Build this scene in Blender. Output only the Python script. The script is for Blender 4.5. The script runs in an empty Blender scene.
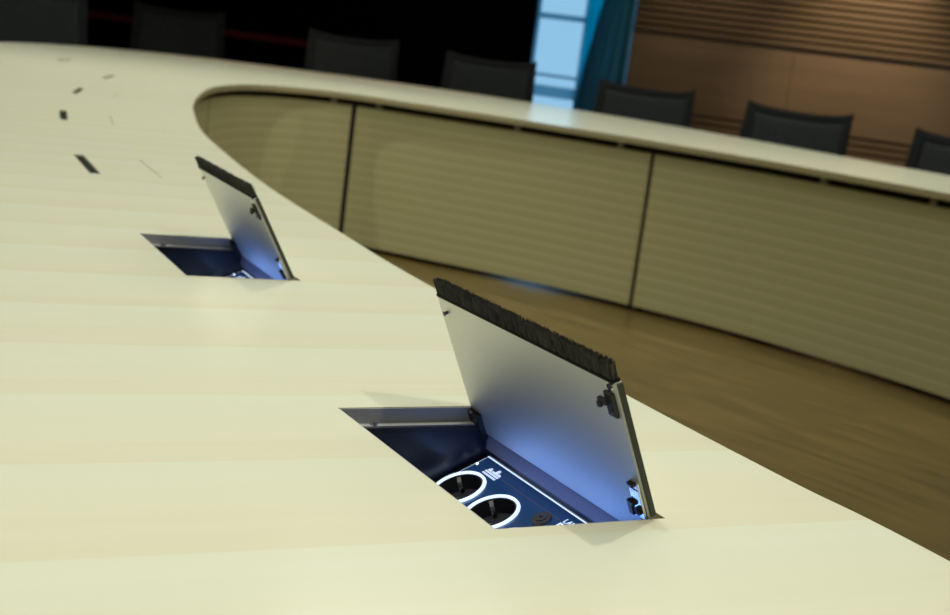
import bpy, bmesh, math, random
from mathutils import Vector, Matrix
random.seed(7)
SC = bpy.context.scene
COL = SC.collection
PI = math.pi
TT = 0.74                      # table top height
CAM_H = TT + 0.30216

# ------------------------------------------------------------------ helpers
def link(name, me, mat=None, parent=None, smooth=False):
    o = bpy.data.objects.new(name, me)
    COL.objects.link(o)
    if mat is not None:
        for m in (mat if isinstance(mat, (list, tuple)) else [mat]):
            me.materials.append(m)
    if parent is not None:
        o.parent = parent
    if smooth:
        for p in me.polygons:
            p.use_smooth = True
    return o

def obj(name, bm, mat=None, parent=None, smooth=False):
    bmesh.ops.recalc_face_normals(bm, faces=bm.faces[:])
    me = bpy.data.meshes.new(name)
    bm.to_mesh(me); bm.free()
    return link(name, me, mat, parent, smooth)

def thing(name, label, cat, loc=(0, 0, 0), rotz=0.0, group=None):
    o = bpy.data.objects.new(name, None)
    o.empty_display_size = 0.05
    COL.objects.link(o)
    o.location = loc; o.rotation_euler = (0, 0, rotz)
    tag(o, label, cat, group)
    return o

def tag(o, label, cat, group=None):
    o['label'] = label; o['category'] = cat
    if group: o['group'] = group
    return o

def struct(name, bm, mat):
    o = obj(name, bm, mat); o['kind'] = 'structure'
    return o

def box(bm, x0, x1, y0, y1, z0, z1, M=None, mi=0):
    vs = [bm.verts.new((x, y, z)) for z in (z0, z1) for y in (y0, y1) for x in (x0, x1)]
    for f in ((0, 1, 3, 2), (4, 6, 7, 5), (0, 4, 5, 1), (2, 3, 7, 6), (0, 2, 6, 4), (1, 5, 7, 3)):
        fc = bm.faces.new([vs[i] for i in f]); fc.material_index = mi
    if M is not None:
        for v in vs: v.co = M @ v.co
    return vs

def cyl(bm, c, r, h, n=20, M=None, r2=None):
    r2 = r if r2 is None else r2
    a = [bm.verts.new((c[0]+r*math.cos(2*PI*i/n), c[1]+r*math.sin(2*PI*i/n), c[2])) for i in range(n)]
    b = [bm.verts.new((c[0]+r2*math.cos(2*PI*i/n), c[1]+r2*math.sin(2*PI*i/n), c[2]+h)) for i in range(n)]
    bm.faces.new(a[::-1]); bm.faces.new(b)
    for i in range(n):
        bm.faces.new((a[i], a[(i+1) % n], b[(i+1) % n], b[i]))
    if M is not None:
        for v in a+b: v.co = M @ v.co

def tube(bm, pts, r, n=8):
    pts = [Vector(p) for p in pts]; rings = []
    for i, p in enumerate(pts):
        d = (pts[min(i+1, len(pts)-1)] - pts[max(i-1, 0)]).normalized()
        a = d.cross(Vector((0, 0, 1)))
        if a.length < 1e-3: a = d.cross(Vector((1, 0, 0)))
        a.normalize(); b = d.cross(a)
        rings.append([bm.verts.new(p + a*r*math.cos(2*PI*k/n) + b*r*math.sin(2*PI*k/n)) for k in range(n)])
    for i in range(len(rings)-1):
        for k in range(n):
            bm.faces.new((rings[i][k], rings[i][(k+1) % n], rings[i+1][(k+1) % n], rings[i+1][k]))
    bm.faces.new(rings[0][::-1]); bm.faces.new(rings[-1])

def bevel(o, w, seg=2):
    m = o.modifiers.new('bevel', 'BEVEL'); m.width = w; m.segments = seg
    m.limit_method = 'ANGLE'
    return o

def spline(pts, n=8, closed=True):
    P = [Vector((p[0], p[1])) for p in pts]; N = len(P); out = []
    for i in range(N if closed else N-1):
        g = (lambda k: P[k % N]) if closed else (lambda k: P[max(0, min(N-1, k))])
        p0, p1, p2, p3 = g(i-1), g(i), g(i+1), g(i+2)
        for k in range(n):
            t = k/n
            out.append(0.5*((2*p1)+(-p0+p2)*t+(2*p0-5*p1+4*p2-p3)*t*t+(-p0+3*p1-3*p2+p3)*t**3))
    if not closed: out.append(P[-1])
    return out

# ------------------------------------------------------------------ materials
def mat(name, col=(.5, .5, .5), rough=.5, metal=0., spec=.5, emis=None, estr=0.):
    m = bpy.data.materials.new(name); m.use_nodes = True
    b = m.node_tree.nodes['Principled BSDF']
    b.inputs['Base Color'].default_value = (*col, 1)
    b.inputs['Roughness'].default_value = rough
    b.inputs['Metallic'].default_value = metal
    b.inputs['Specular IOR Level'].default_value = spec
    if emis:
        b.inputs['Emission Color'].default_value = (*emis, 1)
        b.inputs['Emission Strength'].default_value = estr
    return m

def nd(nt, typ, **kw):
    n = nt.nodes.new(typ)
    for k, v in kw.items():
        if k in n.inputs: n.inputs[k].default_value = v
        else: setattr(n, k, v)
    return n

def mth(nt, op, a, b=None, c=None):
    n = nt.nodes.new('ShaderNodeMath'); n.operation = op
    for i, v in enumerate((a, b, c)):
        if v is None: continue
        if hasattr(v, 'links'): nt.links.new(v, n.inputs[i])
        else: n.inputs[i].default_value = v
    return n.outputs[0]

def ramp(nt, src, stops):
    n = nt.nodes.new('ShaderNodeValToRGB')
    el = n.color_ramp.elements
    while len(el) < len(stops): el.new(.5)
    for e, (p, c) in zip(el, stops):
        e.position = p; e.color = (*c, 1)
    nt.links.new(src, n.inputs[0])
    return n.outputs[0]

def noise_var(m, c1, c2, scale, stretch=(1, 1, 1), detail=4, rot=0.0, rough=None, bump=0.):
    """colour noise in the object's own coordinates"""
    nt = m.node_tree; b = nt.nodes['Principled BSDF']
    g = nd(nt, 'ShaderNodeTexCoord')
    mp = nd(nt, 'ShaderNodeMapping'); mp.inputs['Scale'].default_value = stretch
    ro = nd(nt, 'ShaderNodeMapping'); ro.inputs['Rotation'].default_value = (0, 0, rot)
    nt.links.new(g.outputs['Object'], ro.inputs['Vector']); nt.links.new(ro.outputs[0], mp.inputs['Vector'])
    n = nd(nt, 'ShaderNodeTexNoise', Scale=scale, Detail=detail)
    nt.links.new(mp.outputs[0], n.inputs['Vector'])
    nt.links.new(ramp(nt, n.outputs['Fac'], [(.3, c1), (.7, c2)]), b.inputs['Base Color'])
    if bump:
        bp = nd(nt, 'ShaderNodeBump', Strength=bump, Distance=.002)
        nt.links.new(n.outputs['Fac'], bp.inputs['Height'])
        nt.links.new(bp.outputs[0], b.inputs['Normal'])
    return m

def veneer_mat(name, A, B, C, vertical=False, rough=.42):
    """pale ash veneer: leaves 16 cm wide, each shading from a paler to a browner edge, with fine grain"""
    m = mat(name, A, rough, spec=.3 if vertical else .2); nt = m.node_tree; b = nt.nodes['Principled BSDF']
    g = nd(nt, 'ShaderNodeNewGeometry')
    mp = nd(nt, 'ShaderNodeMapping')
    mp.inputs['Rotation'].default_value = (0, 0, 0 if vertical else math.radians(-27))
    nt.links.new(g.outputs['Position'], mp.inputs['Vector'])
    sp = nd(nt, 'ShaderNodeSeparateXYZ'); nt.links.new(mp.outputs[0], sp.inputs[0])
    w = nd(nt, 'ShaderNodeTexNoise', Scale=.9, Detail=2)
    nt.links.new(g.outputs['Position'], w.inputs['Vector'])
    across = sp.outputs[2] if vertical else sp.outputs[1]
    pitch = .047 if vertical else .1605
    wob = mth(nt, 'MULTIPLY', mth(nt, 'SUBTRACT', w.outputs['Fac'], .5), .01 if vertical else .02)
    u = mth(nt, 'SUBTRACT', mth(nt, 'DIVIDE', mth(nt, 'ADD', across, wob), pitch), .46)
    t = mth(nt, 'FRACT', u); leaf = mth(nt, 'FLOOR', u)
    # fine grain stretched along the leaf
    st = nd(nt, 'ShaderNodeMapping')
    st.inputs['Scale'].default_value = (.6, .6, 45) if vertical else (.7, 26, 1)
    nt.links.new(mp.outputs[0], st.inputs['Vector'])
    gr = nd(nt, 'ShaderNodeTexNoise', Scale=1.6, Detail=5, Roughness=.6)
    nt.links.new(st.outputs[0], gr.inputs['Vector'])
    wn = nd(nt, 'ShaderNodeTexWhiteNoise'); wn.noise_dimensions = '1D'
    nt.links.new(leaf, wn.inputs['W'])
    if vertical:
        f = mth(nt, 'ADD', mth(nt, 'MULTIPLY', t, .35), mth(nt, 'MULTIPLY', gr.outputs['Fac'], .5))
    else:
        f = mth(nt, 'ADD', mth(nt, 'MULTIPLY', t, .52),
                mth(nt, 'ADD', mth(nt, 'MULTIPLY', gr.outputs['Fac'], .58), mth(nt, 'MULTIPLY', wn.outputs['Value'], .1)))
    c = ramp(nt, f, [(.15, B), (.55, A), (.95, C)])
    if vertical:            # thin pale line at each board edge
        ln = mth(nt, 'GREATER_THAN', t, .86)
        mx = nd(nt, 'ShaderNodeMix'); mx.data_type = 'RGBA'
        nt.links.new(mth(nt, 'MULTIPLY', ln, .7), mx.inputs[0])
        nt.links.new(c, mx.inputs[6]); mx.inputs[7].default_value = (*C, 1)
        c = mx.outputs[2]
    nt.links.new(c, b.inputs['Base Color'])
    return m

M = {}
M['veneer'] = veneer_mat('ash_veneer', (.70, .71, .515), (.685, .658, .455), (.705, .735, .56), rough=.18)
M['veneer_shaded'] = veneer_mat('ash_veneer_front_shaded', (.43, .41, .205), (.385, .36, .17), (.53, .51, .29), vertical=True, rough=.5)  # same ash veneer as the top, its weaker light put into a darker colour
M['edge'] = mat('ash_edge_band', (.36, .32, .16), .5)
M['alu'] = mat('satin_aluminium', (.70, .70, .66), .55, .75)
M['alu_frame'] = mat('aluminium_frame', (.42, .42, .39), .5, .25)
M['steel'] = mat('steel', (.75, .76, .76), .22, 1.0)
M['rubber'] = mat('dark_rubber', (.045, .05, .035), .6)
M['black'] = mat('black_plastic', (.012, .012, .014), .4)
M['blackmetal'] = mat('black_metal', (.02, .02, .02), .5, .3)
M['well'] = mat('navy_well', (.007, .015, .045), .32, 0., .6)
M['leaf'] = mat('grey_hinge_leaf', (.27, .25, .30), .5, .2)
M['bristle'] = noise_var(mat('bristle', rough=.8, spec=.2), (.016, .016, .012), (.085, .085, .07), 90, (9, 1, 1), 3)
M['holder'] = mat('brush_holder', (.005, .005, .005), .7, spec=.2)
M['acryl'] = mat('blue_acrylic', (.02, .07, .20), .12, 0., .8, emis=(.05, .16, .5), estr=.10)
M['socket'] = mat('socket_black', (.05, .052, .062), .35)
M['led'] = mat('white_led_edge', (.8, .85, 1), .4, emis=(.62, .78, 1), estr=1.15)
M['ledspot'] = mat('led_point', (.8, .85, 1), .4, emis=(.7, .85, 1), estr=3)
M['print'] = mat('lit_white_print', (.8, .85, .95), .4, emis=(.6, .75, 1), estr=.75)
M['thread'] = mat('copper_line', (.35, .22, .2), .4, .3)
M['plug'] = mat('grey_knob', (.10, .10, .105), .45)
M['floor'] = noise_var(mat('brown_floor', rough=.33, spec=.5), (.052, .038, .008), (.135, .092, .022), 2.2, (1.2, 16, 1), 6, rot=math.radians(46))
M['wood'] = noise_var(mat('walnut_panel', rough=.45), (.195, .132, .08), (.265, .18, .112), 1.3, (.6, .6, 6), 5)
M['slat'] = noise_var(mat('walnut_slat', rough=.5), (.165, .11, .062), (.22, .145, .085), 2, (.6, .6, 8), 4)
M['slatgap'] = mat('slat_backing', (.10, .066, .04), .8)
M['darkwall'] = mat('black_wall', (.004, .004, .0045), .9, spec=.1)
M['red'] = mat('dark_red_rail', (.30, .035, .05), .6)
M['paint'] = mat('dim_paint', (.22, .21, .19), .8)
M['ceil'] = mat('ceiling_paint', (.45, .44, .41), .9)
M['chairmesh'] = noise_var(mat('grey_mesh_fabric', rough=.8, spec=.2), (.012, .0145, .014), (.0185, .0225, .0215), 60, (1, 1, 1), 2)
M['chairframe'] = mat('chair_frame', (.010, .0115, .011), .8, spec=.15)

M['chrome'] = mat('chrome', (.6, .6, .6), .2, 1.)

def glass_mat():
    m = bpy.data.materials.new('window_glass'); m.use_nodes = True; nt = m.node_tree
    nt.nodes.clear(); out = nd(nt, 'ShaderNodeOutputMaterial')
    tr = nd(nt, 'ShaderNodeBsdfTransparent'); gl = nd(nt, 'ShaderNodeBsdfGlossy', Roughness=.02)
    mx = nd(nt, 'ShaderNodeMixShader'); mx.inputs[0].default_value = .06
    nt.links.new(tr.outputs[0], mx.inputs[1]); nt.links.new(gl.outputs[0], mx.inputs[2]); nt.links.new(mx.outputs[0], out.inputs[0])
    return m
M['glass'] = glass_mat()

def curtain_mat(name, front, trans, f):
    m = bpy.data.materials.new(name); m.use_nodes = True; nt = m.node_tree
    nt.nodes.clear(); out = nd(nt, 'ShaderNodeOutputMaterial')
    d = nd(nt, 'ShaderNodeBsdfDiffuse'); d.inputs[0].default_value = (*front, 1)
    t = nd(nt, 'ShaderNodeBsdfTranslucent'); t.inputs[0].default_value = (*trans, 1)
    g = nd(nt, 'ShaderNodeTexCoord'); wv = nd(nt, 'ShaderNodeTexNoise', Scale=300, Detail=1)
    nt.links.new(g.outputs['Object'], wv.inputs[0])
    bp = nd(nt, 'ShaderNodeBump', Strength=.1, Distance=.001); nt.links.new(wv.outputs[0], bp.inputs['Height'])
    nt.links.new(bp.outputs[0], d.inputs['Normal'])
    mx = nd(nt, 'ShaderNodeMixShader'); mx.inputs[0].default_value = f
    nt.links.new(d.outputs[0], mx.inputs[1]); nt.links.new(t.outputs[0], mx.inputs[2]); nt.links.new(mx.outputs[0], out.inputs[0])
    return m
M['sheer'] = curtain_mat('sheer_blue', (.02, .35, .5), (.01, .85, .98), .85)
M['bars'] = curtain_mat('frosted_bars', (.3, .45, .5), (.6, .82, .92), .75)
M['drape'] = curtain_mat('teal_drape', (.12, .30, .36), (.18, .47, .52), .55)

# ------------------------------------------------------------------ room shell
TH = math.radians(20)
E1 = Vector((math.cos(TH), -math.sin(TH), 0)); E2 = Vector((math.sin(TH), math.cos(TH), 0))
RM = Matrix(((E1.x, E2.x, 0, 0), (E1.y, E2.y, 0, 0), (0, 0, 1, 0), (0, 0, 0, 1)))   # (s,t,z) -> world
S0, S1, T0, T1, ZC = -10.6, 5.2, -4.0, 11.77, 3.2
W0, W1 = -4.075, -3.16                                    # window opening along the back wall
def rbox(bm, *a, mi=0): box(bm, *a, M=RM, mi=mi)
b = bmesh.new(); rbox(b, S0-.2, S1+.2, T0-.2, T1+.3, -.1, 0); struct('floor', b, M['floor'])
b = bmesh.new(); rbox(b, S0-.2, S1+.2, T0-.2, T1+.3, ZC, ZC+.1); struct('ceiling', b, M['ceil'])
b = bmesh.new(); rbox(b, S0-.2, S0, T0, T1, 0, ZC); struct('wall_left', b, M['darkwall'])
b = bmesh.new(); rbox(b, S1, S1+.2, T0, T1, 0, ZC); struct('wall_right', b, M['wood'])
b = bmesh.new(); rbox(b, S0, S1, T0-.2, T0, 0, ZC); struct('wall_front', b, M['paint'])
b = bmesh.new(); rbox(b, S0, W0, T1, T1+.06, 0, ZC); struct('wall_back_dark', b, M['darkwall'])
b = bmesh.new(); rbox(b, W1, S1, T1+.03, T1+.2, 0, ZC, mi=1)
rbox(b, W1, -1.755, T1+.005, T1+.03, .70, 1.362); rbox(b, -1.75, .35, T1+.005, T1+.03, .70, 1.362)
rbox(b, .355, 2.45, T1+.005, T1+.03, .70, 1.362); rbox(b, 2.455, S1, T1+.005, T1+.03, .70, 1.362)
struct('wall_back', b, [M['wood'], M['slatgap']])
b = bmesh.new(); z = 1.365
while z < ZC-.05:
    rbox(b, W1, S1, T1-.012, T1+.03, z, z+.036); z += .058
struct('trim_1', b, M['slat'])
b = bmesh.new(); z = .655
while z > .02:
    rbox(b, W1, S1, T1-.012, T1+.03, z-.02, z+.022); z -= .060
struct('trim_2', b, M['slat'])
# window: frame with bars, and its pane
b = bmesh.new()
rbox(b, W0, W0+.008, T1+.05, T1+.13, 0, ZC); rbox(b, W1-.03, W1, T1+.05, T1+.13, 0, ZC)
rbox(b, -3.63, -3.575, T1+.05, T1+.13, .0, ZC)
for z0, z1 in ((0, .08), (.665, .765), (.845, .87), (1.355, 1.405), (2.3, 2.35), (ZC-.08, ZC)):
    rbox(b, W0+.008, W1-.03, T1+.06, T1+.12, z0, z1)
struct('window_1', b, M['bars'])
b = bmesh.new(); rbox(b, W0+.03, W1-.02, T1+.085, T1+.092, .02, ZC-.02)
struct('window_2', b, M['glass'])
# curtains (pleated cloth with thickness)
def curtain(name, s0, s1, t, z0, z1, amp, n, m, label, flare=0.):
    bm = bmesh.new(); N = n*12; cols = []; zs = (z0, .6, 1.0, 1.3, 1.6, z1); NZ = len(zs)-1
    for side in (0, 1):
        for i in range(N+1):
            f = i/N; col = []
            for zz in zs:
                sl = s0-flare*max(0., min(1., (1.6-zz)/.9))
                col.append(bm.verts.new(RM @ Vector((sl+(s1-sl)*f, t + amp*math.sin(f*n*2*PI) + side*.003, zz))))
            cols.append(col)
    for k in range(2):
        for i in range(N):
            a, c = cols[k*(N+1)+i], cols[k*(N+1)+i+1]
            for j in range(NZ): bm.faces.new((a[j], c[j], c[j+1], a[j+1]))
    for i in (0, N):
        a, c = cols[i], cols[N+1+i]
        for j in range(NZ): bm.faces.new((a[j], c[j], c[j+1], a[j+1]))
    for i in range(N):
        for j in (0, NZ):
            bm.faces.new((cols[i][j], cols[i+1][j], cols[N+2+i][j], cols[N+1+i][j]))
    o = obj(name, bm, m, smooth=True); tag(o, label, 'curtain')
curtain('sheer_curtain', -3.585, -3.44, T1-.03, .01, ZC-.02, .012, 3, M['sheer'], 'bright blue sheer curtain strip between the window pane and the dark drape')
curtain('drape', -3.43, -3.15, T1-.10, .01, ZC-.02, .03, 4, M['drape'], 'dark teal drape hanging beside the wood panelled wall', flare=.15)
# red rail on the black wall with its wall brackets
b = bmesh.new(); rbox(b, -10.4, -5.95, T1-.07, T1-.03, .815, .88)
rail = bevel(obj('wall_rail', b, M['red']), .008); tag(rail, 'dark red rail running along the black back wall behind the chairs', 'rail')
b = bmesh.new()
b.free()
for s in (-10.2, -8.2, -6.1):
    b = bmesh.new(); rbox(b, s, s+.04, T1-.035, T1+.0, .82, .87); obj('rail_bracket', b, M['blackmetal'], rail)

# ------------------------------------------------------------------ conference table
inner_pts = [(.344, .887), (.263, 1.031), (.152, 1.242), (.055, 1.448), (-.051, 1.665), (-.128, 1.829), (-.221, 2.047), (-.339, 2.323), (-.445, 2.59),
             (-.588, 2.988), (-.752, 3.48), (-.918, 4.114), (-1.0, 4.48), (-1.088, 4.96), (-1.155, 5.45),
             (-1.168, 5.85), (-1.12, 6.18), (-.96, 6.43), (-.70, 6.52), (-.29, 6.35), (.215, 6.10), (.59, 5.86), (1.0, 5.55),
             (1.315, 5.23), (1.6, 4.90), (1.88, 4.47), (2.1, 3.9), (2.3, 3.1), (2.35, 2.1), (2.2, 1.1), (1.9, .3), (1.5, -.2),
             (1.1, -.3), (.8, -.05), (.60, .36)]
outer_pts = [(-.55, -1.0), (-.95, 0), (-1.4, 1.3), (-1.85, 2.7), (-2.25, 4.2), (-2.5, 5.6), (-2.63, 6.9), (-2.57, 7.8),
             (-2.33, 8.45), (-1.8, 8.85), (-1.1, 8.9), (-.43, 8.78), (.18, 8.46), (.62, 8.1), (1.07, 7.63), (1.42, 7.12), (1.75, 6.60),
             (2.06, 6.12), (2.6, 5.1), (3.1, 3.9), (3.4, 2.5), (3.4, 1), (3, -.4), (2.2, -1.4), (1.1, -1.8), (.1, -1.6)]
INN = spline(inner_pts, 10); OUT = spline(outer_pts, 8)
HL, HW = .27, .1265
# hatches: (slit corner A, direction of the long side) ; the long side runs A->D, the hinge lies along +v
def frame_from_mid(mx, my, deg):
    a = math.radians(deg); u = Vector((math.cos(a), math.sin(a)))
    A = Vector((mx, my)) - u*HL/2 - Vector((-u.y, u.x))*.009
    return (A.x, A.y, a)
HATCH = [(-.10026, 1.06958, -1.06282), (-.45733, 1.79066, -1.11728, 1.0261),
         frame_from_mid(-.739, 2.474, -66.5), frame_from_mid(-1.085, 3.41, -71.5), frame_from_mid(-1.339, 4.337, -77),
         frame_from_mid(-1.528, 5.319, -82), frame_from_mid(-1.985, 6.20, -84)]
def hatch_rect(h):
    u = Vector((math.cos(h[2]), math.sin(h[2]))); v = Vector((-u.y, u.x)); A = Vector(h[:2]); k = h[3] if len(h) > 3 else 1
    w = (HW+(.009 if h in HATCH[:2] else 0))*k     # the open boxes need room behind the hinge
    return [A, A+u*HL*k, A+u*HL*k+v*w, A+v*w]

table = thing('conference_table', 'large pale ash veneer ring shaped conference table with open centre', 'table', (0, 0, 0))
def slab():
    bm = bmesh.new(); edges = []; loops = []
    for L in [OUT, INN] + [hatch_rect(h) for h in HATCH]:
        vs = [bm.verts.new((p.x, p.y, TT)) for p in L]
        loops.append(vs)
        edges += [bm.edges.new((vs[i], vs[(i+1) % len(vs)])) for i in range(len(vs))]
    bmesh.ops.triangle_fill(bm, use_beauty=True, use_dissolve=False, edges=edges)
    # drop faces filled inside holes
    def inside(p, L):
        c = False; n = len(L)
        for i in range(n):
            a, d = L[i], L[(i+1) % n]
            if (a.y > p.y) != (d.y > p.y) and p.x < (d.x-a.x)*(p.y-a.y)/(d.y-a.y)+a.x: c = not c
        return c
    bad = [f for f in bm.faces if any(inside(f.calc_center_median(), L) for L in [INN]+[hatch_rect(h) for h in HATCH])
           or not inside(f.calc_center_median(), OUT)]
    bmesh.ops.delete(bm, geom=bad, context='FACES_ONLY')
    top = bm.faces[:]
    ret = bmesh.ops.duplicate(bm, geom=top)
    vm = ret['vert_map']
    low = [g for g in ret['geom'] if isinstance(g, bmesh.types.BMVert)]
    for v in low: v.co.z = TT-.025
    for f in top:
        if f.normal.z < 0: f.normal_flip()
    for vs in loops:
        for i in range(len(vs)):
            a, d = vs[i], vs[(i+1) % len(vs)]
            f = bm.faces.new((a, d, vm[d], vm[a])); f.material_index = 1
    return obj('tabletop', bm, [M['veneer'], M['edge']], table)
slab()

# modesty panels around the open centre, 3 cm behind the slab edge
def closed_arc(L):
    acc = [0.]
    for i in range(len(L)): acc.append(acc[-1]+(L[(i+1) % len(L)]-L[i]).length)
    return acc
ACC = closed_arc(INN)
def at_arc(s, off=0.):
    s %= ACC[-1]; i = max(k for k in range(len(INN)) if ACC[k] <= s)
    a, d = INN[i], INN[(i+1) % len(INN)]
    t = (s-ACC[i])/(ACC[i+1]-ACC[i]); p = a.lerp(d, t)
    tg = (INN[(i+2) % len(INN)]-INN[i-1]).normalized()
    tl = Vector((-tg.y, tg.x))            # inner loop runs clockwise seen from above: the table is on the left
    return p+tl*off, tl, tg
def arc_of(x, y):
    k = min(range(len(INN)), key=lambda i: (INN[i]-Vector((x, y))).length); return ACC[k]
J = [arc_of(-.9, 4.1), arc_of(-1.168, 5.85)-.20, arc_of(-.70, 6.52)+.0, arc_of(.59, 5.86)+.075, arc_of(2.0, 4.2)]
GAPW = .022
def panel(s0, s1, brackets):
    bm = bmesh.new(); n = max(6, int((s1-s0)/.04)); rows = []
    for i in range(n+1):
        s = s0+(s1-s0)*i/n
        f, _, _ = at_arc(s, .03); k, _, _ = at_arc(s, .049)
        rows.append([bm.verts.new((p.x, p.y, z)) for p, z in ((f, .022), (f, TT-.054), (k, TT-.054), (k, .022))])
    for i in range(n):
        for j in range(4): bm.faces.new((rows[i][j], rows[i+1][j], rows[i+1][(j+1) % 4], rows[i][(j+1) % 4]))
    bm.faces.new(rows[0]); bm.faces.new(rows[-1][::-1])
    o = obj('modesty_panel', bm, M['veneer_shaded'], table)
    for s in brackets:
        p, tl, tg = at_arc(s, .04)
        bb = bmesh.new(); MM = Matrix.Translation((p.x, p.y, 0)) @ Matrix.Rotation(math.atan2(tg.y, tg.x), 4, 'Z')
        box(bb, -.014, .014, -.007, .008, TT-.056, TT-.024, M=MM)
        obj('bracket', bb, M['alu_frame'], o)
BR = [arc_of(-.785, 6.5), arc_of(-.60, 6.49), arc_of(.13, 6.25), arc_of(.55, 5.95), arc_of(1.27, 5.29), arc_of(1.58, 4.94)]
for i in range(4):
    a, c = J[i]+GAPW/2, J[i+1]-GAPW/2
    panel(a, c, [s for s in BR if a < s < c] or [a+.2, c-.2])
for s in J[1:4]:                      # black posts behind the joints
    p, tl, tg = at_arc(s, .075); bb = bmesh.new()
    MM = Matrix.Translation((p.x, p.y, 0)) @ Matrix.Rotation(math.atan2(tg.y, tg.x), 4, 'Z')
    box(bb, -.03, .03, -.02, .02, 0, TT-.025, M=MM); obj('post', bb, M['blackmetal'], table)
# black rail added behind the gap under the slab to keep it dark
bm = bmesh.new(); rows = []; n = 120
for i in range(n+1):
    s = J[0]+(J[4]-J[0])*i/n
    f, _, _ = at_arc(s, .056); k, _, _ = at_arc(s, .09)
    rows.append([bm.verts.new((p.x, p.y, z)) for p, z in ((f, TT-.10), (f, TT-.025), (k, TT-.025), (k, TT-.10))])
for i in range(n):
    for j in range(4): bm.faces.new((rows[i][j], rows[i+1][j], rows[i+1][(j+1) % 4], rows[i][(j+1) % 4]))
bm.faces.new(rows[0]); bm.faces.new(rows[-1][::-1]); obj('gap_shade_rail', bm, M['blackmetal'], table)
for x, y in ((-.75, 1.5), (-1.6, 4.2), (-1.9, 7.4), (-.2, 7.7), (1.35, 6.35), (2.7, 3.2), (2.4, -.5), (.3, -.8)):
    bb = bmesh.new(); cyl(bb, (x, y, .02), .05, TT-.025-.02, 20); cyl(bb, (x, y, 0), .26, .02, 32); obj('pedestal', bb, M['blackmetal'], table)

# ------------------------------------------------------------------ power hatches
ZO = .12                              # the empty sits at the floor of the box, 12 cm under the table top
def lid_matrix(ang):                  # lid coordinates: x along hinge, y up the lid from the hinge, z = outer (veneer) side
    c, s = math.cos(ang), math.sin(ang)
    return Matrix(((1, 0, 0, 0), (0, -c, s, HW-.001), (0, s, c, ZO), (0, 0, 0, 1)))

def make_box(root, open_):
    b = bmesh.new(); y1 = HW+.014
    y0 = .003
    # shell walls
    box(b, .001, .010, y0, y1, 0, ZO-.0285) ; box(b, HL-.010, HL-.001, y0, y1, 0, ZO-.0285)
    box(b, .001, .010, y0, HW+.0086, ZO-.0285, ZO-.0152); box(b, HL-.010, HL-.001, y0, HW+.0086, ZO-.0285, ZO-.0152); box(b, .010, HL-.010, y0, y0+.003, ZO-.0285, ZO-.0135)
    box(b, .010, HL-.010, y0, y0+.003, 0, ZO-.0285); box(b, .010, HL-.010, y1-.003, y1, 0, ZO-.0285)
    box(b, .010, HL-.010, y0+.003, y1-.003, 0, .004)
    obj('box_shell', b, M['well'], root)
    # aluminium lining of the opening: both ends and the free side
    b = bmesh.new(); t = .0015
    for x0, x1, i0, i1 in ((0.0002, t, t, .010), (HL-t, HL-.0002, HL-.010, HL-t)):
        box(b, x0, x1, 0.0002, HW+.0086, ZO-.013, ZO-.0006)
        box(b, i0, i1, t, HW-.0002, ZO-.0150, ZO-.013)
    box(b, t, HL-t, 0.0002, t, ZO-.013, ZO-.0006)
    fr = obj('opening_frame', b, M['alu_frame'], root)
    for x in (.0065, HL-.0065):
        s = bmesh.new(); cyl(s, (x, .031, ZO-.0132), .0036, .0028, 16, r2=.0028); obj('screw', s, M['steel'], fr, smooth=False)
    # black gasket hanging below the lining
    b = bmesh.new()
    for x0 in (.0085, HL-.0115):
        b = bmesh.new(); box(b, x0, x0+.003, .004, HW-.001, ZO-.019, ZO-.0145); obj('gasket', b, M['black'], root)

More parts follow.
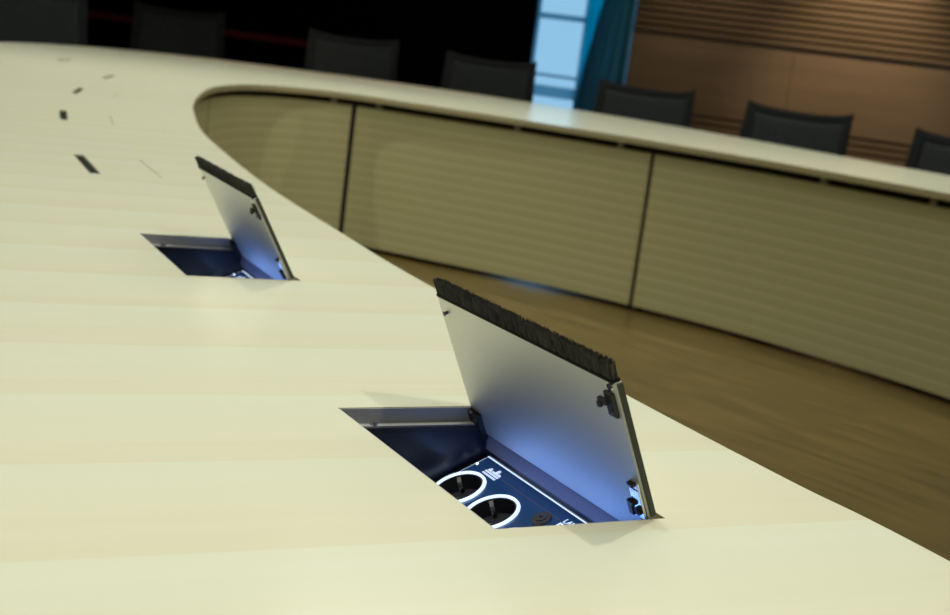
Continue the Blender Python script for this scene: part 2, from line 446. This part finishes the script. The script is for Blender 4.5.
LOGO_PTS = None
def make_panel(root):
    th = math.radians(25)
    # panel coordinates: x along the hinge side, y down the slope from its upper edge, z out of the face
    c, s = math.cos(th), math.sin(th)
    PM = Matrix(((1, 0, 0, 0), (0, -c, -s, .136), (0, -s, c, ZO-.040), (0, 0, 0, 1)))
    X0, X1, Y1 = .019, .252, .088
    centres = [(.043, .0425), (.1005, .0425), (.1545, .0585)]
    R0, R1 = .0212, .0241
    bm = bmesh.new(); edges = []; loops = []
    rect = [(X0, 0), (X1, 0), (X1, Y1), (X0, Y1)]
    for L in [rect] + [[(cx+R0*math.cos(2*PI*i/40), cy+R0*math.sin(2*PI*i/40)) for i in range(40)] for cx, cy in centres]:
        vs = [bm.verts.new((p[0], p[1], 0)) for p in L]; loops.append(vs)
        edges += [bm.edges.new((vs[i], vs[(i+1) % len(vs)])) for i in range(len(vs))]
    bmesh.ops.triangle_fill(bm, use_beauty=True, edges=edges)
    bad = [f for f in bm.faces if any((f.calc_center_median().xy-Vector(cc)).length < R0*.97 for cc in centres)]
    bmesh.ops.delete(bm, geom=bad, context='FACES_ONLY')
    top = bm.faces[:]; ret = bmesh.ops.duplicate(bm, geom=top); vm = ret['vert_map']
    for g in ret['geom']:
        if isinstance(g, bmesh.types.BMVert): g.co.z = -.004
    for vs in loops:
        for i in range(len(vs)):
            a, d = vs[i], vs[(i+1) % len(vs)]; bm.faces.new((a, d, vm[d], vm[a]))
    for v in bm.verts: v.co = PM @ v.co
    pan = obj('socket_panel', bm, M['acryl'], root)
    # lit edge lines of the acrylic: upper edge and left edge
    b = bmesh.new(); box(b, X0-.0004, X1, -.0010, .0, -.004, .0004, M=PM)
    obj('lit_edge', b, M['led'], pan)
    b = bmesh.new(); box(b, X0-.0004, X0, .0, Y1, -.003, .0001, M=PM); obj('faint_edge', b, M['print'], pan)
    for yy in (.012, .032, .06):
        b = bmesh.new(); cyl(b, (X0+.0018, yy, .0), .0011, .0008, 12, M=PM); obj('led', b, M['ledspot'], pan)
    # black frame below the panel's upper edge
    b = bmesh.new(); box(b, X0-.004, X1+.004, -.004, -.0016, -.006, .0015, M=PM); box(b, X0-.007, X0-.0016, -.002, Y1+.003, -.008, -.0005, M=PM)
    box(b, X1+.0005, X1+.006, -.002, Y1+.003, -.008, -.0005, M=PM); box(b, X0, X1, Y1+.0005, Y1+.003, -.008, 0, M=PM)
    obj('panel_frame', b, M['black'], root)
    for cx, cy in centres:
        # lit ring: a torus-like band
        b = bmesh.new(); N = 56; prof = [(R0, -.010), (R0+.0004, .0018), (R1-.0010, .0024), (R1, .0004), (R1, -.001)]
        rr = [[b.verts.new(PM @ Vector((cx+r*math.cos(2*PI*i/N), cy+r*math.sin(2*PI*i/N), z))) for r, z in prof] for i in range(N)]
        for i in range(N):
            for j in range(len(prof)-1): b.faces.new((rr[i][j], rr[(i+1) % N][j], rr[(i+1) % N][j+1], rr[i][j+1]))
        so = obj('lit_ring', b, M['led'], root, smooth=True)
        # black cup with round floor, two pin holes and side guides
        b = bmesh.new(); N = 40; prof = [(R0-.0003, .0008), (R0-.0012, .0008), (R0-.0014, -.013), (0, -.0135)]
        rr = [[b.verts.new(PM @ Vector((cx+r*math.cos(2*PI*i/N), cy+r*math.sin(2*PI*i/N), z))) for r, z in prof[:3]] for i in range(N)]
        for i in range(N):
            for j in range(2): b.faces.new((rr[i][j], rr[(i+1) % N][j], rr[(i+1) % N][j+1], rr[i][j+1]))
        b.faces.new([rr[i][2] for i in range(N)])
        cup = obj('socket', b, M['socket'], root)
        for k in (-1, 1):
            q = bmesh.new(); cyl(q, (cx+k*.0046, cy-k*.0083, -.0132), .0025, .0008, 12, M=PM); obj('pin_hole', q, M['black'], cup)
            # sprung earth contact: a bent steel strip standing at the rim
            dx, dy = -.87*k, -.49*k; nx, ny = -dy, dx; q = bmesh.new()
            for (ra, za), (rb, zb) in (((.0168, -.0130), (.0128, -.0070)), ((.0128, -.0070), (.0140, -.0020)), ((.0140, -.0020), (.0172, .0010))):
                vv = []
                for rr_, zz in ((ra, za), (rb, zb)):
                    for sw in (-.0017, .0017):
                        for st in (-.0004, .0004):
                            vv.append(q.verts.new(PM @ Vector((cx+dx*(rr_+st)+nx*sw, cy+dy*(rr_+st)+ny*sw, zz))))
                for f in ((0, 1, 3, 2), (4, 6, 7, 5), (0, 4, 5, 1), (2, 3, 7, 6), (0, 2, 6, 4), (1, 5, 7, 3)): q.faces.new([vv[i] for i in f])
            obj('earth_clip', q, M['steel'], cup)
    # white print: a small emblem over a bar, close to the upper left corner
    b = bmesh.new(); ox, oy = .037, .0136
    def poly(pts, z=.0004):
        vs = [b.verts.new(PM @ Vector((ox+x*1.7, oy-y*1.15, zz))) for zz in (0, z) for x, y in pts]
        n = len(pts); b.faces.new(vs[:n][::-1]); b.faces.new(vs[n:])
        for i in range(n): b.faces.new((vs[i], vs[(i+1) % n], vs[n+(i+1) % n], vs[n+i]))
    poly([(0, .0004), (.0125, .0004), (.0125, .0017), (0, .0017)])
    x = 0
    for k in range(8):
        poly([(x, -.0022), (x+.0011, -.0022), (x+.0011, -.0006), (x, -.0006)]); x += .0016
    poly([(.0005, .0024), (.0035, .0024), (.0030, .0046), (.0022, .0058), (.0012, .0048)])
    poly([(.0040, .0024), (.0066, .0024), (.0060, .0042), (.0046, .0040)])
    poly([(.0066, .0024), (.0086, .0024), (.0088, .0070), (.0076, .0080), (.0066, .0066)])
    poly([(.0090, .0024), (.0125, .0024), (.0120, .0042), (.0105, .0048), (.0094, .0038)])
    em = obj('printed_emblem', b, M['print'], pan)
    # thin copper line below the upper edge
    b = bmesh.new(); box(b, .0625, .158, .0108, .0112, 0, .0003, M=PM); obj('copper_line', b, M['thread'], pan)
    # round grey knob with a dark centre
    b = bmesh.new(); cyl(b, (.1433, .0202, 0), .0085, .0022, 28, M=PM, r2=.0078); cyl(b, (.1433, .0202, .0022), .0048, .0008, 24, M=PM)
    kn = obj('round_button', b, M['plug'], pan)
    b = bmesh.new(); cyl(b, (.1433, .0202, .003), .0014, .0004, 12, M=PM); obj('button_centre', b, M['black'], kn)
    # network port outline and lettering
    b = bmesh.new()
    px, py, w = .1595, .0135, .0012
    box(b, px, px+.014, py-w, py, 0, .0005, M=PM); box(b, px, px+w, py, py+.011, 0, .0005, M=PM); box(b, px+.014-w, px+.014, py, py+.011, 0, .0005, M=PM)
    box(b, px, px+.014, py+.011, py+.011+w, 0, .0005, M=PM)
    po = obj('network_port', b, M['led'], pan)
    b = bmesh.new(); box(b, px+w, px+.014-w, py, py+.011, .0, .0002, M=PM); obj('port_opening', b, M['black'], pan)
    b = bmesh.new()
    def stroke(x0, y0, x1, y1, ww=.0007):
        a, d = Vector((x0, y0, 0)), Vector((x1, y1, 0)); n = (d-a).normalized(); m = Vector((-n.y, n.x, 0))*ww/2
        vs = [b.verts.new(PM @ Vector((p.x, p.y, z))) for z in (0, .0004) for p in (a-m, d-m, d+m, a+m)]
        for f in ((0, 1, 2, 3), (7, 6, 5, 4), (0, 4, 5, 1), (1, 5, 6, 2), (2, 6, 7, 3), (3, 7, 4, 0)): b.faces.new([vs[i] for i in f])
    lx, lb, lt = .1600, .0105, .0058
    stroke(lx, lt, lx, lb); stroke(lx, lb, lx+.0028, lb)
    stroke(lx+.0038, lb, lx+.0056, lt); stroke(lx+.0056, lt, lx+.0074, lb); stroke(lx+.0045, lb-.0017, lx+.0067, lb-.0017)
    stroke(lx+.0086, lb, lx+.0086, lt); stroke(lx+.0086, lt, lx+.0118, lb); stroke(lx+.0118, lb, lx+.0118, lt)
    obj('port_lettering', b, M['print'], pan)
    return PM

LL = .1077
def bristles(LM, x0, x1, y0, y1, thick, z0, n, rnd):
    bm = bmesh.new()
    for i in range(n):
        x = x0+(x1-x0)*rnd.random(); z = z0+thick*rnd.random()
        dx, dz = rnd.gauss(0, .0005), rnd.gauss(0, .0006)
        w = .00035; L = y1+rnd.gauss(0, .0005)
        if rnd.random() < .02: L += .0012*rnd.random(); dx += rnd.gauss(0, .0015)
        a = [bm.verts.new(LM @ Vector((x+w*math.cos(k*2.1), y0, z+w*math.sin(k*2.1)))) for k in range(3)]
        t = [bm.verts.new(LM @ Vector((x+dx+w*.7*math.cos(k*2.1), L, z+dz+w*.7*math.sin(k*2.1)))) for k in range(3)]
        for k in range(3): bm.faces.new((a[k], a[(k+1) % 3], t[(k+1) % 3], t[k]))
        bm.faces.new(t)
    return bm

def make_lid(root, ang, n_bristle, seed):
    LM = lid_matrix(ang); rnd = random.Random(seed)
    # aluminium inner plate with a bent lower flange narrower than the plate, and the veneered outer face
    b = bmesh.new()
    ol = [(.0015, -.0005), (.016, -.0005), (.018, -.020), (HL-.013, -.020), (HL-.013, -.0005), (HL-.0015, -.0005), (HL-.0015, LL), (.0015, LL)]
    lo = [b.verts.new(LM @ Vector((x, y, -.0028))) for x, y in ol]; hi = [b.verts.new(LM @ Vector((x, y, 0))) for x, y in ol]
    b.faces.new(lo); b.faces.new(hi[::-1])
    for i in range(8): b.faces.new((lo[i], lo[(i+1) % 8], hi[(i+1) % 8], hi[i]))
    lid = obj('lid', b, M['alu'], root)
    b = bmesh.new(); box(b, .0015, HL-.0015, .004, LL-.0005, .0, .0030, M=LM); obj('veneer_face', b, M['veneer'], lid)
    for x0, x1 in ((HL-.0014, HL-.0002), (.0002, .0014)):
        b = bmesh.new(); box(b, x0, x1, .002, LL-.001, -.0012, .0030, M=LM); obj('edge_strip', b, M['rubber'], lid)
    b = bmesh.new(); box(b, .002, HL-.0025, LL-.0002, LL+.0018, -.0035, .0030, M=LM); obj('brush_holder', b, M['holder'], lid)
    bb = bristles(LM, .0025, HL-.003, LL+.001, LL+.0152, .0055, -.0028, n_bristle, rnd)
    box(bb, .003, HL-.0035, LL+.001, LL+.0125, -.0018, .0018, M=LM)
    br = obj('bristles', bb, M['bristle'], lid); br['kind'] = 'stuff'
    # small pin near the upper left corner
    b = bmesh.new(); cyl(b, (.0135, LL-.0125, -.0058), .0014, .003, 12, M=LM); cyl(b, (.0135, LL-.0125, -.0066), .0020, .0012, 12, M=LM)
    obj('pin', b, M['plug'], lid)
    # catch near the upper right corner
    b = bmesh.new(); x = HL-.013; y = LL-.021
    box(b, x-.0025, x+.0085, y-.006, y+.013, -.0055, -.0028, M=LM)
    box(b, x-.0080, x+.002, y+.0035, y+.0080, -.0085, -.0050, M=LM); box(b, x-.0085, x-.0045, y+.0005, y+.0050, -.0095, -.0060, M=LM)
    ca = bevel(obj('catch', b, M['black'], lid), .0008)
    b = bmesh.new(); cyl(b, (HL-.006, LL-.003, -.0050), .0028, .003, 14, M=LM)
    cyl(b, (HL-.0105, LL-.0235, -.0066), .0018, .0014, 12, M=LM); obj('screw_head', b, M['steel'], lid)
    # hinge fittings at the lower right corner
    b = bmesh.new(); x = HL-.014
    box(b, x-.001, x+.0115, .0, .024, -.0050, -.0028, M=LM)
    box(b, x+.002, x+.0115, .0, .030, -.0045, -.0028, M=LM)
    hp = bevel(obj('hinge_plate', b, M['steel'], lid), .0006)
    b = bmesh.new(); cyl(b, (x+.006, .0065, -.0068), .0034, .002, 18, M=LM); cyl(b, (x+.006, .0065, -.0076), .0018, .001, 12, M=LM); obj('hinge_screw', b, M['blackmetal'], lid)
    b = bmesh.new(); box(b, x-.0065, x-.0010, .000, .0095, -.0065, -.0028, M=LM); box(b, x-.0045, x+.0035, .0095, .0130, -.0075, -.0040, M=LM)
    box(b, x+.000, x+.007, .0255, .0285, -.0065, -.0028, M=LM)
    bevel(obj('hinge_stop', b, M['black'], lid), .0006)
    # left hinge block, black
    b = bmesh.new(); box(b, .0100, .0195, -.0245, -.0010, -.0072, .001, M=LM); box(b, .002, .0115, -.012, -.0010, -.0072, .001, M=LM); obj('hinge_block', b, M['black'], lid)
    # grey rear leaf below the lid
    b = bmesh.new(); box(b, .0185, HL-.0105, HW+.0064, HW+.0084, ZO-.0325, ZO-.0185)
    obj('rear_leaf', b, M['leaf'], root)
    return LM

LAMPS = []
def make_open(h, label, ang, nb, seed):
    k = h[3] if len(h) > 3 else 1
    root = thing('power_box', label, 'power box', (h[0], h[1], TT-ZO*k), h[2], 'open power boxes in the table'); root.scale = (k, k, k)
    make_box(root, True); make_panel(root); make_lid(root, ang, nb, seed)
    # the box's own led strip, along the panel's upper edge, shining up at the lid
    u = Vector((math.cos(h[2]), math.sin(h[2]), 0)); v = Vector((-u.y, u.x, 0))
    for xs, e in ((.09, .8), (.175, 1.0)):
        L = bpy.data.lights.new('panel_led', 'AREA'); L.shape = 'RECTANGLE'; L.size = .12; L.size_y = .006
        L.color = (.15, .33, 1); L.energy = .020*e; L.spread = math.radians(170)
        o = bpy.data.objects.new('panel_led', L); COL.objects.link(o)
        p = Vector((h[0], h[1], TT)) + u*xs + v*.106 + Vector((0, 0, -.046))
        o.location = p
        d = (v*.25+Vector((0, 0, 1))).normalized(); xax = u; yax = d.cross(-xax); zax = -d
        # light shines along -Z, its long side along the hinge
        yax = zax.cross(xax).normalized()
        o.rotation_euler = Matrix((xax, yax, zax)).transposed().to_euler()
    return root
make_open(HATCH[0], 'nearer open power box with lit sockets, bristle edged lid raised, in the foreground tabletop', 1.1289, 2600, 1)
make_open(HATCH[1], 'farther open power box with raised lid, behind and left of the foreground one', 1.05, 1300, 2)

closed_labels = ['closed power box showing a long dark bristle slit, nearest behind the two open ones',
                 'closed power box showing a small dark slit, second behind the open ones',
                 'closed power box with a faint dark slit, third along the table behind the open ones',
                 'closed power box with pale slit, fourth along the table toward the far chairs',
                 'closed power box farthest back, nearest to the leftmost chairs']
def make_closed(h, label):
    root = thing('closed_power_box', label, 'power box', (h[0], h[1], TT-ZO), h[2], 'closed power boxes in the table')
    b = bmesh.new(); box(b, .002, HL-.002, .002, HW-.002, .02, .024); 
    for a in ((.002, .006, .002, HW-.002), (HL-.006, HL-.002, .002, HW-.002), (.006, HL-.006, .002, .005), (.006, HL-.006, HW-.005, HW-.002)):
        box(b, *a, .024, ZO-.008)
    obj('box_shell', b, M['well'], root)
    b = bmesh.new(); box(b, .0006, HL-.0006, .0185, HW-.0016, ZO-.006, ZO); obj('lid', b, M['veneer'], root)
    b = bmesh.new(); rnd = random.Random(3)
    box(b, .001, HL-.001, .0012, .0182, ZO-.0065, ZO-.0045)
    for k in range(150):
        x = .002+(HL-.005)*rnd.random(); z = ZO-.0045+.0018*rnd.random()
        box(b, x, x+.0008, .002, .0182, z-.0006, z)
    br = obj('bristles', b, M['bristle'], root); br['kind'] = 'stuff'
    return root
for h, l in zip(HATCH[2:], closed_labels): make_closed(h, l)

# ------------------------------------------------------------------ chairs
def shell(fn, us, vs, th):
    bm = bmesh.new(); g = []
    for s in (0, 1):
        g.append([[bm.verts.new(fn(u, v)+Vector((0, -th*s, 0))) for v in vs] for u in us])
    nu, nv = len(us), len(vs)
    for s in (0, 1):
        for i in range(nu-1):
            for j in range(nv-1): bm.faces.new((g[s][i][j], g[s][i+1][j], g[s][i+1][j+1], g[s][i][j+1]))
    for i in range(nu-1):
        for j in (0, nv-1): bm.faces.new((g[0][i][j], g[0][i+1][j], g[1][i+1][j], g[1][i][j]))
    for j in range(nv-1):
        for i in (0, nu-1): bm.faces.new((g[0][i][j], g[0][i][j+1], g[1][i][j+1], g[1][i][j]))
    return bm
CW = .30
def backfn(u, v, push=0.):            # u -1..1, v 0..1 ; chair looks along +y, the back stands behind it
    w = CW*(1.03-.05*v)
    y = -.22 - .10*v + .06*u*u + push
    z = .50 + .455*v - .018*(1-u*u)*v + .012*abs(u)**6*v
    return Vector((u*w, y, z))
def lin(a, c, n): return [a+(c-a)*i/n for i in range(n+1)]
def make_chair(label):
    t = thing('conference_chair', label, 'chair', (0, 0, 0), 0, 'chairs along the far side of the table')
    b = shell(lambda u, v: backfn(u, v), lin(-1, -.86, 2), lin(0, 1, 10), .028)
    for add in ((lin(.86, 1, 2), lin(0, 1, 10)), (lin(-.86, .86, 14), lin(.93, 1, 2)), (lin(-.86, .86, 14), lin(0, .1, 2))):
        e = shell(lambda u, v: backfn(u, v), add[0], add[1], .028); me = bpy.data.meshes.new('tmp'); e.to_mesh(me); e.free(); b.from_mesh(me)
        bpy.data.meshes.remove(me)
    up = [obj('back_frame', b, M['chairframe'], t, smooth=False)]
    up.append(obj('backrest', shell(lambda u, v: backfn(u, v, -.008), lin(-.86, .86, 14), lin(.1, .93, 8), .008), M['chairmesh'], t, smooth=True))
    b = bmesh.new()
    box(b, -.25, .25, -.22, .25, .425, .485); up.append(bevel(obj('seat', b, M['chairmesh'], t), .025, 3))
    for s in (-1, 1):
        b = bmesh.new()
        tube(b, [(s*.24, -.05, .44), (s*.30, -.05, .46), (s*.30, -.05, .585)], .012); box(b, s*.30-.022, s*.30+.022, -.17, .10, .58, .60)
        up.append(obj('armrest', b, M['chairframe'], t))
    b = bmesh.new(); box(b, -.035, .035, -.27, -.12, .40, .43); tube(b, [(0, -.25, .42), (0, -.27, .47), (0, -.265, .56)], .02); up.append(obj('back_bracket', b, M['chairframe'], t))
    b = bmesh.new(); cyl(b, (0, 0, .09), .028, .34, 16); up.append(obj('column', b, M['chrome'], t))
    for k in range(5):
        a = k*2*PI/5; ca, sa = math.cos(a), math.sin(a)
        b = bmesh.new(); tube(b, [(0, 0, .10), (.14*ca, .14*sa, .095), (.28*ca, .28*sa, .07)], .017)
        lg = obj('base_leg', b, M['chrome'], t)
        b = bmesh.new(); MM = Matrix.Translation((.28*ca, .28*sa, .03)) @ Matrix.Rotation(a+.6, 4, 'Z') @ Matrix.Rotation(PI/2, 4, 'X')
        cyl(b, (0, 0, -.012), .03, .024, 18, M=MM); cyl(b, (.28*ca, .28*sa, .03), .007, .045, 8); obj('castor', b, M['black'], lg)
    return t
def copy_tree(o, parent=None):
    c = o.copy(); COL.objects.link(c)
    if parent is not None: c.parent = parent
    for ch in list(o.children): copy_tree(ch, c)
    return c
# (direction pixel-independent) position of the chair back, facing angle in degrees from facing the camera, seat lift
CH = [(-2.82, 8.18, 4, .085, 'leftmost dark conference chair, back reaching above the top of the photo'),
      (-2.20, 9.20, 3, .075, 'dark conference chair second from left, red rail showing on both sides'),
      (-1.02, 9.12, 0, .045, 'dark conference chair with curved top, standing right of the red rail'),
      (-.10, 9.02, -4, .02, 'dark conference chair in front of black wall, left of the bright window'),
      (.87, 8.42, -9, -.025, 'grey mesh conference chair in front of the teal drape'),
      (1.63, 7.55, -18, -.03, 'grey mesh conference chair whole against the walnut panel wall'),
      (2.30, 6.65, -16, -.045, 'grey mesh conference chair cut off by the right edge of the photo')]
first = None
def place_chair(c, x, y, off, lift):
    ang = math.atan2(-x, -y)                      # heading to the camera
    hx, hy = -x/math.hypot(x, y), -y/math.hypot(x, y)
    rz = math.atan2(hy, hx)-PI/2 + math.radians(off)
    c.rotation_euler = (0, 0, rz)
    f = Vector((-math.sin(rz), math.cos(rz), 0))
    c.location = (x+f.x*.30, y+f.y*.30, 0)        # the given point is where the back's top stands
    for ch in c.children:
        n = ch.name.split('.')[0]
        if n in ('back_frame', 'backrest', 'seat', 'armrest', 'back_bracket'): ch.location.z = lift
        if n == 'column':
            ch.scale.z = (.34+lift)/.34; ch.location.z = .09*(1-ch.scale.z)
for i, (x, y, off, lift, lab) in enumerate(CH):
    if i == 0:
        first = make_chair(lab); chairs = [first]
    else:
        chairs.append(copy_tree(first)); chairs[-1]['label'] = lab
for c, (x, y, off, lift, lab) in zip(chairs, CH): place_chair(c, x, y, off, lift)

# ------------------------------------------------------------------ light
def spot(x, y, z, e, tx, ty, tz, size=70, blend=.6, r=.05, col=(1, .99, .93)):
    L = bpy.data.lights.new('downlight', 'SPOT'); L.energy = e; L.spot_size = math.radians(size); L.spot_blend = blend
    L.shadow_soft_size = r; L.color = col
    o = bpy.data.objects.new('downlight', L); COL.objects.link(o); o.location = (x, y, z)
    o.rotation_euler = (Vector((tx, ty, tz))-Vector((x, y, z))).to_track_quat('-Z', 'Y').to_euler()
    return o
def area(x, y, z, e, sx, sy, rot=(0, 0, 0), col=(1, .98, .92)):  # soft overhead fill added for ambient light, no fixture of the room
    L = bpy.data.lights.new('ambient_fill', 'AREA'); L.shape = 'RECTANGLE'; L.size = sx; L.size_y = sy; L.energy = e; L.color = col
    o = bpy.data.objects.new('ambient_fill', L); COL.objects.link(o); o.location = (x, y, z); o.rotation_euler = rot
    return o
ZL = ZC-.06
for x, y, e in ((1.03, .48, 60), (.05, 1.80, 64), (-.85, 3.2, 105), (-1.5, 4.8, 145), (-1.9, 6.6, 175), (-.4, 7.9, 78), (1.0, 6.9, 112), (2.2, 4.9, 95), (-.6, -.6, 38), (-1.0, .9, 42)):
    spot(x, y, ZL, e, x, y, 0, size=105, blend=.8, r=.035)
area(-.3, 1.2, ZL, 30, 3.0, 3.0)
area(.8, 4.6, ZL, 60, 3.0, 2.6)
for x, y in ((-1.85, 8.6), (-1.1, 8.65), (-.4, 8.5)):      # small warm spots at the far rim
    spot(x, y, ZL, 50, x, y, 0, size=26, blend=.8, r=.03, col=(1, .55, .42))
# warm wall washers over the walnut wall
for s, e in ((-2.5, 80), (-1.2, 270), (.2, 40), (1.8, 50)):
    p = RM @ Vector((s, T1-.7, ZL)); q = RM @ Vector((s, T1, 1.4))
    spot(p.x, p.y, p.z, e, q.x, q.y, q.z, size=58, blend=1, r=.04, col=(1, .82, .55))

# daylight
w = bpy.data.worlds.new('World'); SC.world = w; w.use_nodes = True
bg = w.node_tree.nodes['Background']; bg.inputs[0].default_value = (.31, .62, .90, 1); bg.inputs[1].default_value = 1.0

# ------------------------------------------------------------------ camera
cam = bpy.data.cameras.new('camera'); co = bpy.data.objects.new('camera', cam); COL.objects.link(co); SC.camera = co
P_, R_ = .18929394, .12997050
F = Vector((0, math.cos(P_), -math.sin(P_))); Rt = Vector((1, 0, 0)); U = Rt.cross(F)
R2 = Rt*math.cos(R_)+U*math.sin(R_); U2 = -Rt*math.sin(R_)+U*math.cos(R_)
co.matrix_world = Matrix(((R2.x, U2.x, -F.x, 0), (R2.y, U2.y, -F.y, 0), (R2.z, U2.z, -F.z, CAM_H), (0, 0, 0, 1)))
cam.sensor_width = 36; cam.sensor_fit = 'HORIZONTAL'; cam.lens = 1360.02/950*36
cam.clip_start = .02; cam.clip_end = 100
cam.dof.use_dof = True; cam.dof.focus_distance = 1.03; cam.dof.aperture_fstop = 11
SC.cycles.caustics_reflective = False
vs = SC.view_settings; SC.display_settings.display_device = 'sRGB'
vs.view_transform = 'Standard'; vs.look = 'None'; vs.exposure = 0; vs.gamma = 1; vs.use_curve_mapping = False
